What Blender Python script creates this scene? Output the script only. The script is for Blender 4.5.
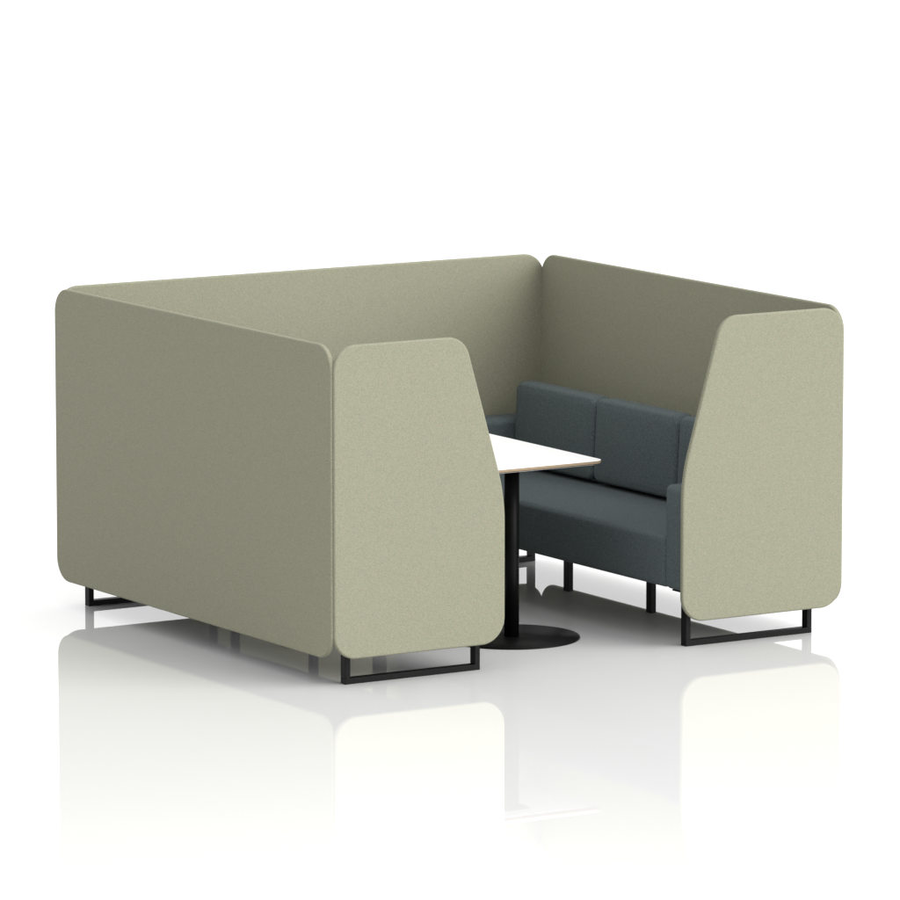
import bpy, bmesh, math
from mathutils import Vector, Matrix

scene = bpy.context.scene
for o in list(bpy.data.objects):
    bpy.data.objects.remove(o)

# ------------------------------------------------------------------ camera
cam_data = bpy.data.cameras.new('camera')
cam = bpy.data.objects.new('camera', cam_data)
scene.collection.objects.link(cam)
cam_data.sensor_fit = 'HORIZONTAL'
cam_data.sensor_width = 36.0
cam_data.lens = 36.0 * 6085.2378 / 900.0
cam_data.clip_start = 0.5
cam_data.clip_end = 600.0
YAW, PITCH = -0.5525, 0.1459
cam.location = (-11.8538, -20.0987, 4.3757)
cam.rotation_euler = (math.pi / 2 - PITCH, 0, YAW)
scene.camera = cam

# ------------------------------------------------------------------ studio light
world = bpy.data.worlds.new('World')
scene.world = world
world.use_nodes = True
bg = world.node_tree.nodes['Background']
bg.inputs['Color'].default_value = (1, 1, 1, 1)
bg.inputs['Strength'].default_value = 1.19

KEY_DIR = Vector((0.65, -1.0, 0.62)).normalized()      # from the booth to the lamp: front right
KEY_DIST = 60.0
KEY_K = 1.30
ld = bpy.data.lights.new('softbox', 'AREA')
ld.shape = 'DISK'
ld.size = 58.0
ld.energy = KEY_K * math.pi ** 2 * KEY_DIST ** 2
ld.color = (1.0, 0.99, 0.975)
lamp = bpy.data.objects.new('softbox', ld)
scene.collection.objects.link(lamp)
lamp.location = Vector((1.2, 1.1, 0.5)) + KEY_DIR * KEY_DIST
lamp.rotation_euler = (-KEY_DIR).to_track_quat('-Z', 'Y').to_euler()

# added fill lamp above the front floor, brightens it so reflections fade out
fd = bpy.data.lights.new('added_floor_fill', 'AREA')
fd.shape = 'RECTANGLE'
fd.size, fd.size_y = 5.0, 2.0
fd.energy = 26.0
fd.spread = math.radians(100)
fill = bpy.data.objects.new('added_floor_fill', fd)
scene.collection.objects.link(fill)
fill.location = (-1.9, -3.7, 3.6)
fill.rotation_euler = (0, 0, YAW)

scene.cycles.caustics_reflective = False
scene.view_settings.view_transform = 'Standard'
scene.view_settings.look = 'None'
scene.view_settings.exposure = 0.0
scene.view_settings.gamma = 1.0
scene.view_settings.use_curve_mapping = False

# ------------------------------------------------------------------ materials
def new_mat(name):
    m = bpy.data.materials.new(name)
    m.use_nodes = True
    nt = m.node_tree
    return m, nt, nt.nodes['Principled BSDF']

def ramp(nt, fac, stops):
    r = nt.nodes.new('ShaderNodeValToRGB')
    els = r.color_ramp.elements
    while len(els) < len(stops):
        els.new(0.5)
    for e, (p, c) in zip(els, stops):
        e.position = p
        e.color = (*c, 1)
    nt.links.new(fac, r.inputs['Fac'])
    return r.outputs['Color']

def fabric(name, base, spread, grain, rough=0.95, bump=0.25, sheen=0.05):
    """woven melange cloth: fine yarn speckle, faint slub streaks, weave bump"""
    m, nt, b = new_mat(name)
    tc = nt.nodes.new('ShaderNodeTexCoord')
    mp = nt.nodes.new('ShaderNodeMapping')             # turned, so no face lies along the noise lattice
    mp.inputs['Rotation'].default_value = (0.61, 0.43, 0.87)
    nt.links.new(tc.outputs['Object'], mp.inputs['Vector'])
    n1 = nt.nodes.new('ShaderNodeTexNoise')
    n1.inputs['Scale'].default_value = grain
    n1.inputs['Detail'].default_value = 3.0
    n1.inputs['Roughness'].default_value = 0.7
    nt.links.new(mp.outputs['Vector'], n1.inputs['Vector'])
    lo = tuple(c * (1 - spread) for c in base)
    hi = tuple(min(1, c * (1 + spread)) for c in base)
    col = ramp(nt, n1.outputs['Fac'], [(0.30, lo), (0.70, hi)])
    # warm / cool yarns mixed through the cloth
    n2 = nt.nodes.new('ShaderNodeTexNoise')
    n2.inputs['Scale'].default_value = grain * 0.3
    n2.inputs['Detail'].default_value = 2.0
    nt.links.new(mp.outputs['Vector'], n2.inputs['Vector'])
    tint = ramp(nt, n2.outputs['Fac'], [(0.35, (0.97, 1.0, 1.01)), (0.65, (1.03, 1.0, 0.985))])
    mx = nt.nodes.new('ShaderNodeMix')
    mx.data_type = 'RGBA'
    mx.blend_type = 'MULTIPLY'
    mx.inputs[0].default_value = 1.0
    nt.links.new(col, mx.inputs[6])
    nt.links.new(tint, mx.inputs[7])
    nt.links.new(mx.outputs[2], b.inputs['Base Color'])
    b.inputs['Roughness'].default_value = rough
    b.inputs['Specular IOR Level'].default_value = 0.15
    b.inputs['Sheen Weight'].default_value = sheen
    b.inputs['Sheen Roughness'].default_value = 0.5
    bp = nt.nodes.new('ShaderNodeBump')
    bp.inputs['Strength'].default_value = bump
    bp.inputs['Distance'].default_value = 0.002
    nt.links.new(n1.outputs['Fac'], bp.inputs['Height'])
    nt.links.new(bp.outputs['Normal'], b.inputs['Normal'])
    return m

SAGE = fabric('sage_fabric', (0.248, 0.246, 0.181), 0.28, 280.0, bump=0.16)
SLATE = fabric('slate_fabric', (0.090, 0.110, 0.114), 0.45, 240.0, sheen=0.03)

METAL, nt, b = new_mat('black_powder_coat')
b.inputs['Base Color'].default_value = (0.0042, 0.0042, 0.0042, 1)
b.inputs['Roughness'].default_value = 0.42
b.inputs['Specular IOR Level'].default_value = 0.09
tc = nt.nodes.new('ShaderNodeTexCoord')
nz = nt.nodes.new('ShaderNodeTexNoise')
nz.inputs['Scale'].default_value = 900.0
bp = nt.nodes.new('ShaderNodeBump')
bp.inputs['Strength'].default_value = 0.08
bp.inputs['Distance'].default_value = 0.001
nt.links.new(tc.outputs['Object'], nz.inputs['Vector'])
nt.links.new(nz.outputs['Fac'], bp.inputs['Height'])
nt.links.new(bp.outputs['Normal'], b.inputs['Normal'])

LAMINATE, nt, b = new_mat('white_laminate')
b.inputs['Base Color'].default_value = (0.90, 0.90, 0.90, 1)
b.inputs['Roughness'].default_value = 0.35

PLY, nt, b = new_mat('birch_ply_edge')
tc = nt.nodes.new('ShaderNodeTexCoord')
wv = nt.nodes.new('ShaderNodeTexWave')
wv.wave_type = 'BANDS'
wv.bands_direction = 'Z'
wv.inputs['Scale'].default_value = 90.0
wv.inputs['Distortion'].default_value = 0.6
nt.links.new(tc.outputs['Object'], wv.inputs['Vector'])
col = ramp(nt, wv.outputs['Fac'], [(0.2, (0.27, 0.19, 0.115)), (0.8, (0.36, 0.27, 0.175))])
nt.links.new(col, b.inputs['Base Color'])
b.inputs['Roughness'].default_value = 0.6

# polished white studio floor: white paint under a strong mirror gloss
FLOOR = bpy.data.materials.new('polished_white_floor')
FLOOR.use_nodes = True
nt = FLOOR.node_tree
nt.nodes.remove(nt.nodes['Principled BSDF'])
out = nt.nodes['Material Output']
df = nt.nodes.new('ShaderNodeBsdfDiffuse')
gl = nt.nodes.new('ShaderNodeBsdfGlossy')
mix = nt.nodes.new('ShaderNodeMixShader')
df.inputs['Color'].default_value = (0.9, 0.9, 0.9, 1)
gl.inputs['Color'].default_value = (1, 1, 1, 1)
gl.inputs['Roughness'].default_value = 0.015
tc = nt.nodes.new('ShaderNodeTexCoord')
nz = nt.nodes.new('ShaderNodeTexNoise')
nz.inputs['Scale'].default_value = 3.0
nt.links.new(tc.outputs['Object'], nz.inputs['Vector'])
mr = nt.nodes.new('ShaderNodeMapRange')
mr.inputs['To Min'].default_value = 0.002
mr.inputs['To Max'].default_value = 0.006
nt.links.new(nz.outputs['Fac'], mr.inputs['Value'])
nt.links.new(mr.outputs['Result'], gl.inputs['Roughness'])
mix.inputs[0].default_value = 0.485
nt.links.new(df.outputs[0], mix.inputs[1])
nt.links.new(gl.outputs[0], mix.inputs[2])
nt.links.new(mix.outputs[0], out.inputs['Surface'])

# ------------------------------------------------------------------ helpers
def finish(name, bm, mat, parent=None):
    bmesh.ops.recalc_face_normals(bm, faces=bm.faces[:])
    me = bpy.data.meshes.new(name)
    bm.to_mesh(me)
    bm.free()
    me.materials.append(mat)
    o = bpy.data.objects.new(name, me)
    scene.collection.objects.link(o)
    if parent is not None:
        o.parent = parent
    return o

def rounded_outline(poly, radii, inset=0.0):
    """convex CCW polygon inset by a distance, corners filleted (a fixed number of points a corner)"""
    n = len(poly)
    P = [Vector(p) for p in poly]
    lines = []
    for i in range(n):
        a, c = P[i], P[(i + 1) % n]
        d = (c - a).normalized()
        nrm = Vector((-d.y, d.x))
        lines.append((a + nrm * inset, d))
    pts = []
    SEG = 14
    for i in range(n):
        (p1, d1), (p2, d2) = lines[i - 1], lines[i]
        cr = d1.x * d2.y - d1.y * d2.x
        t = ((p2.x - p1.x) * d2.y - (p2.y - p1.y) * d2.x) / cr
        v = p1 + d1 * t
        ang = math.acos(max(-1, min(1, d1.dot(d2))))
        r = max(radii[i] - inset, 0.002)
        k = r * math.tan(ang / 2)
        s = v - d1 * k
        c = s + Vector((-d1.y, d1.x)) * r
        a0 = math.atan2(s.y - c.y, s.x - c.x)
        for j in range(SEG + 1):
            a = a0 + ang * j / SEG
            pts.append(Vector((c.x + r * math.cos(a), c.y + r * math.sin(a))))
    return pts

def slab(bm, poly, radii, thick, rnd, place, crown=0.0):
    """a board of that outline with rounded rims; place(u, v, w) sends it to the world, w = 0..thick"""
    K = 5
    rings = []
    for k in range(K + 1):
        a = math.pi / 2 * k / K
        rings.append((rnd * (1 - math.sin(a)), rnd * (1 - math.cos(a))))
    seq = rings + [(i, thick - w) for i, w in reversed(rings)]
    loops = []
    for inset, w in seq:
        loops.append([bm.verts.new(place(p.x, p.y, w)) for p in rounded_outline(poly, radii, inset)])
    N = len(loops[0])
    for l0, l1 in zip(loops, loops[1:]):
        for i in range(N):
            f = bm.faces.new((l0[i], l0[(i + 1) % N], l1[(i + 1) % N], l1[i]))
            f.smooth = True
    # upholstered faces swell a touch towards the middle
    for lp, (inset, w), sgn in ((loops[0], seq[0], -1), (loops[-1], seq[-1], 1)):
        prev = lp
        for extra in (0.008, 0.02, 0.045):
            if extra > min(radii) - rnd or crown == 0:
                break
            h = crown * (1 - (1 - extra / 0.08) ** 2)
            nxt = [bm.verts.new(place(p.x, p.y, w + sgn * h)) for p in rounded_outline(poly, radii, inset + extra)]
            for i in range(N):
                f = bm.faces.new((prev[i], prev[(i + 1) % N], nxt[(i + 1) % N], nxt[i]))
                f.smooth = True
            prev = nxt
        f = bm.faces.new(prev)
        f.smooth = crown != 0

def soft_box(bm, lo, hi, r, n=(10, 10, 10), bulge=None, warp=None):
    """box with rounded edges; r = radius, or a function of the outward sign triple; bulge = (x, y, z) swell"""
    lo, hi = Vector(lo), Vector(hi)
    c, h = (lo + hi) / 2, (hi - lo) / 2
    grid = {}
    def samples(hh, m):
        rr = min(r, hh)
        arc = [hh - rr + rr * math.tan(math.pi / 4 * k / 5) for k in range(6)]
        inner = [-(hh - rr) + 2 * (hh - rr) * k / m for k in range(1, m)]
        return [-a for a in reversed(arc)] + inner + arc
    S = [samples(h[a], n[a]) for a in range(3)]
    def vert(i, j, k):
        key = (i, j, k)
        if key in grid:
            return grid[key]
        p = Vector((S[0][i], S[1][j], S[2][k]))
        q = Vector([max(-(h[a] - r), min(h[a] - r, p[a])) for a in range(3)])
        d = p - q
        if d.length > 1e-9:
            out_ = q + d.normalized() * r
        else:
            out_ = p
        if bulge:
            u = [p[a] / h[a] for a in range(3)]
            for a in range(3):
                o1, o2 = (a + 1) % 3, (a + 2) % 3
                out_[a] += bulge[a] * u[a] * (1 - abs(u[o1]) ** 3) * (1 - abs(u[o2]) ** 3)
        out_ = out_ + c
        if warp:
            out_ = warp(out_)
        grid[key] = bm.verts.new(out_)
        return grid[key]
    I, J, K = len(S[0]) - 1, len(S[1]) - 1, len(S[2]) - 1
    def quad(a, b_, c_, d_):
        f = bm.faces.new((a, b_, c_, d_))
        f.smooth = True
    for j in range(J):
        for k in range(K):
            for i in (0, I):
                quad(vert(i, j, k), vert(i, j + 1, k), vert(i, j + 1, k + 1), vert(i, j, k + 1))
    for i in range(I):
        for k in range(K):
            for j in (0, J):
                quad(vert(i, j, k), vert(i + 1, j, k), vert(i + 1, j, k + 1), vert(i, j, k + 1))
    for i in range(I):
        for j in range(J):
            for k in (0, K):
                quad(vert(i, j, k), vert(i + 1, j, k), vert(i + 1, j + 1, k), vert(i, j + 1, k))

def bar(bm, lo, hi, bev=0.0015):
    g = bmesh.ops.create_cube(bm, size=1.0)
    lo, hi = Vector(lo), Vector(hi)
    for v in g['verts']:
        v.co = Vector([lo[a] + (v.co[a] + 0.5) * (hi[a] - lo[a]) for a in range(3)])
    es = list({e for v in g['verts'] for e in v.link_edges})
    bmesh.ops.bevel(bm, geom=es, offset=bev, segments=2, affect='EDGES', profile=0.5)

def lathe(bm, cx, cy, prof, seg=96):
    rings = []
    for r, z in prof:
        rings.append([bm.verts.new((cx + r * math.cos(2 * math.pi * i / seg), cy + r * math.sin(2 * math.pi * i / seg), z)) for i in range(seg)])
    for a, c in zip(rings, rings[1:]):
        for i in range(seg):
            f = bm.faces.new((a[i], a[(i + 1) % seg], c[(i + 1) % seg], c[i]))
            f.smooth = True
    bm.faces.new(rings[0])
    bm.faces.new(rings[-1])

# ------------------------------------------------------------------ the floor
bm = bmesh.new()
vs = [bm.verts.new(p) for p in ((-160, -60, 0), (160, -60, 0), (160, 300, 0), (-160, 300, 0))]
bm.faces.new(vs)
floor = finish('floor', bm, FLOOR)
floor['kind'] = 'structure'

# ------------------------------------------------------------------ booth
H, HB = 1.35, 0.114          # top and bottom of the screens
L, W = 2.2928, 2.4346        # depth and width of the booth
D, DT, HK = 0.795, 0.608, 0.705
T, RND = 0.022, 0.0075       # screen thickness, rim rounding
GAP = 0.010
RC = 0.100                   # corner radius

booth = bpy.data.objects.new('meeting_booth', None)
scene.collection.objects.link(booth)
booth.location = (W / 2, L / 2, 0)
booth['label'] = 'sage green high-sided meeting booth with two facing slate grey sofas on black feet'
booth['category'] = 'meeting booth'
OFF = Vector((W / 2, L / 2, 0))

def part(name, bm, mat, parent=None):
    """geometry is written in world coordinates; parts hang on the booth's empty or on another part"""
    bmesh.ops.translate(bm, verts=bm.verts[:], vec=-OFF)
    return finish(name, bm, mat, parent or booth)

rect = [(GAP, HB), (L - GAP, HB), (L - GAP, H), (GAP, H)]
bm = bmesh.new()
slab(bm, rect, [RC] * 4, T, RND, lambda u, v, w: (w, u, v))
part('side_screen', bm, SAGE)
bm = bmesh.new()
slab(bm, rect, [RC] * 4, T, RND, lambda u, v, w: (W - w, u, v))
part('side_screen', bm, SAGE)

rect = [(GAP, HB), (W - GAP, HB), (W - GAP, H), (GAP, H)]
bm = bmesh.new()
slab(bm, rect, [RC] * 4, T, RND, lambda u, v, w: (u, L - w, v))
part('back_screen', bm, SAGE)

wing = [(GAP, HB), (D, HB), (D, HK), (DT, H), (GAP, H)]
wr = [RC, 0.105, 0.75, RC, RC]
for side in (0, 1):
    bm = bmesh.new()
    slab(bm, wing, wr, T, RND, (lambda u, v, w: (u, w, v)) if side == 0 else (lambda u, v, w: (W - u, w, v)))
    part('end_screen', bm, SAGE)

XF = W - 1.675               # how far a sofa reaches into the booth from its outer face
ZB, ZS, ZA = 0.2285, 0.440, 0.655
YA0, YA1 = T + 0.006, 0.188  # an armrest's outer and inner face
XI = T + 0.004

def mir(side, x):
    return x if side == 0 else W - x

def span(side, x0, x1):
    a, c = mir(side, x0), mir(side, x1)
    return (a, c) if a < c else (c, a)

for side in (0, 1):
    # bench seat, a deep roll along its front edge
    bm = bmesh.new()
    x0, x1 = span(side, XI + 0.10, XF - 0.004)
    soft_box(bm, (x0, YA1 + 0.001, ZB), (x1, L - YA1 - 0.001, ZS), 0.022, n=(14, 30, 8), bulge=(0.006, 0, 0.008))
    part('seat', bm, SLATE)
    # back frame with three loose cushions against it
    bm = bmesh.new()
    x0, x1 = span(side, XI, XI + 0.098)
    soft_box(bm, (x0, YA1 + 0.001, ZB), (x1, L - YA1 - 0.001, 0.775), 0.02, n=(3, 20, 12))
    back = part('backrest', bm, SLATE)
    y0, y1 = YA1 + 0.001, L - YA1 - 0.001
    wd = (y1 - y0) / 3
    for k in range(3):
        bm = bmesh.new()
        sgn = 1 if side == 0 else -1
        ya, yb = y0 + wd * k + 0.003, y0 + wd * (k + 1) - 0.003
        face = mir(side, W - 2.150)                    # the side one leans on
        slab(bm, [(ya, 0.464), (yb, 0.464), (yb, 0.822), (ya, 0.822)], [0.042] * 4, 0.092, 0.021,
             lambda u, v, w: (face - sgn * (w + 0.05 * (v - 0.464)), u, v), crown=0.009)
        part('back_cushion', bm, SLATE, back)
    # armrests
    for ys in ((YA0, YA1), (L - YA1, L - YA0)):
        bm = bmesh.new()
        x0, x1 = span(side, XI, XF)
        soft_box(bm, (x0, ys[0], ZB), (x1, ys[1], ZA), 0.024, n=(14, 4, 10), bulge=(0.003, 0.0, 0.004))
        part('armrest', bm, SLATE)
    # sled feet: closed loops of square tube under the armrests
    t, td = 0.0235, 0.037
    for y in (0.0772, L - 0.0772 - 0.025):
        x0, x1 = span(side, 0.1042, 0.7257)
        bm = bmesh.new()
        bar(bm, (x0, y, 0.0), (x1, y + td, t))
        bar(bm, (x0, y, ZB - 0.007 - t), (x1, y + td, ZB - 0.007))
        bar(bm, (x0, y, t), (x0 + t, y + td, ZB - 0.007 - t))
        bar(bm, (x1 - t, y, t), (x1, y + td, ZB - 0.007 - t))
        # flat fixing plate between the loop and the armrest
        p0, p1 = span(side, 0.1042, W - 1.690)
        yy = (y - 0.006, y + 0.075) if y < 1 else (y + td - 0.075, y + td + 0.004)
        bar(bm, (p0, yy[0], ZB - 0.0065), (p1, yy[1], ZB - 0.0005))
        part('sled_foot', bm, METAL)
    # two straight legs under the bench
    for y in (L / 2 - 0.32, L / 2 + 0.32):
        x = mir(side, W - 2.036)
        bm = bmesh.new()
        bar(bm, (x - 0.0135, y - 0.018, 0.0), (x + 0.0135, y + 0.018, ZB - 0.0005))
        part('leg', bm, METAL)

# ------------------------------------------------------------------ table
TX, TY0, TY1, TH = W / 2, 0.448, L - 0.448, 0.73
TWD = 0.680
table = bpy.data.objects.new('meeting_table', None)
scene.collection.objects.link(table)
table.location = (TX, L / 2, 0)
table['label'] = 'white topped meeting table with ply edge on black columns and round flat bases'
table['category'] = 'table'
OFF = Vector((TX, L / 2, 0))

def tpart(name, bm, mat, parent=None):
    bmesh.ops.translate(bm, verts=bm.verts[:], vec=-OFF)
    return finish(name, bm, mat, parent or table)

tp = [(TX - TWD / 2, TY0), (TX + TWD / 2, TY0), (TX + TWD / 2, TY1), (TX - TWD / 2, TY1)]
def sheet_solid(bm, profile):
    loops = []
    for inset, z in profile:
        loops.append([bm.verts.new((p.x, p.y, z)) for p in rounded_outline(tp, [0.045] * 4, inset)])
    N = len(loops[0])
    for a, c in zip(loops, loops[1:]):
        for i in range(N):
            bm.faces.new((a[i], a[(i + 1) % N], c[(i + 1) % N], c[i]))
    bm.faces.new(loops[0])
    bm.faces.new(loops[-1])
bm = bmesh.new()
sheet_solid(bm, [(0.026, TH - 0.0195), (0.0025, TH - 0.0135), (0.0, TH - 0.0115), (0.0, TH - 0.002)])
edge_board = tpart('ply_board', bm, PLY)
bm = bmesh.new()
sheet_solid(bm, [(0.0004, TH - 0.0018), (0.0004, TH - 0.0006), (0.001, TH)])
tpart('table_top', bm, LAMINATE)
bm = bmesh.new()
sheet_solid(bm, [(0.0265, TH - 0.0210), (0.0265, TH - 0.0197)])
tpart('underside', bm, LAMINATE)
for y in (0.622, L - 0.622):
    bm = bmesh.new()
    lathe(bm, TX, y, [(0.278, 0.0), (0.280, 0.0015), (0.280, 0.0065), (0.2785, 0.008), (0.06, 0.0085)])
    base = tpart('base_disc', bm, METAL)
    bm = bmesh.new()
    lathe(bm, TX, y, [(0.0305, 0.0088), (0.0305, TH - 0.029)], 48)
    tpart('column', bm, METAL)
    bm = bmesh.new()
    bar(bm, (TX - 0.06, y - 0.05, TH - 0.0285), (TX + 0.06, y + 0.05, TH - 0.0215))
    tpart('mounting_plate', bm, METAL)
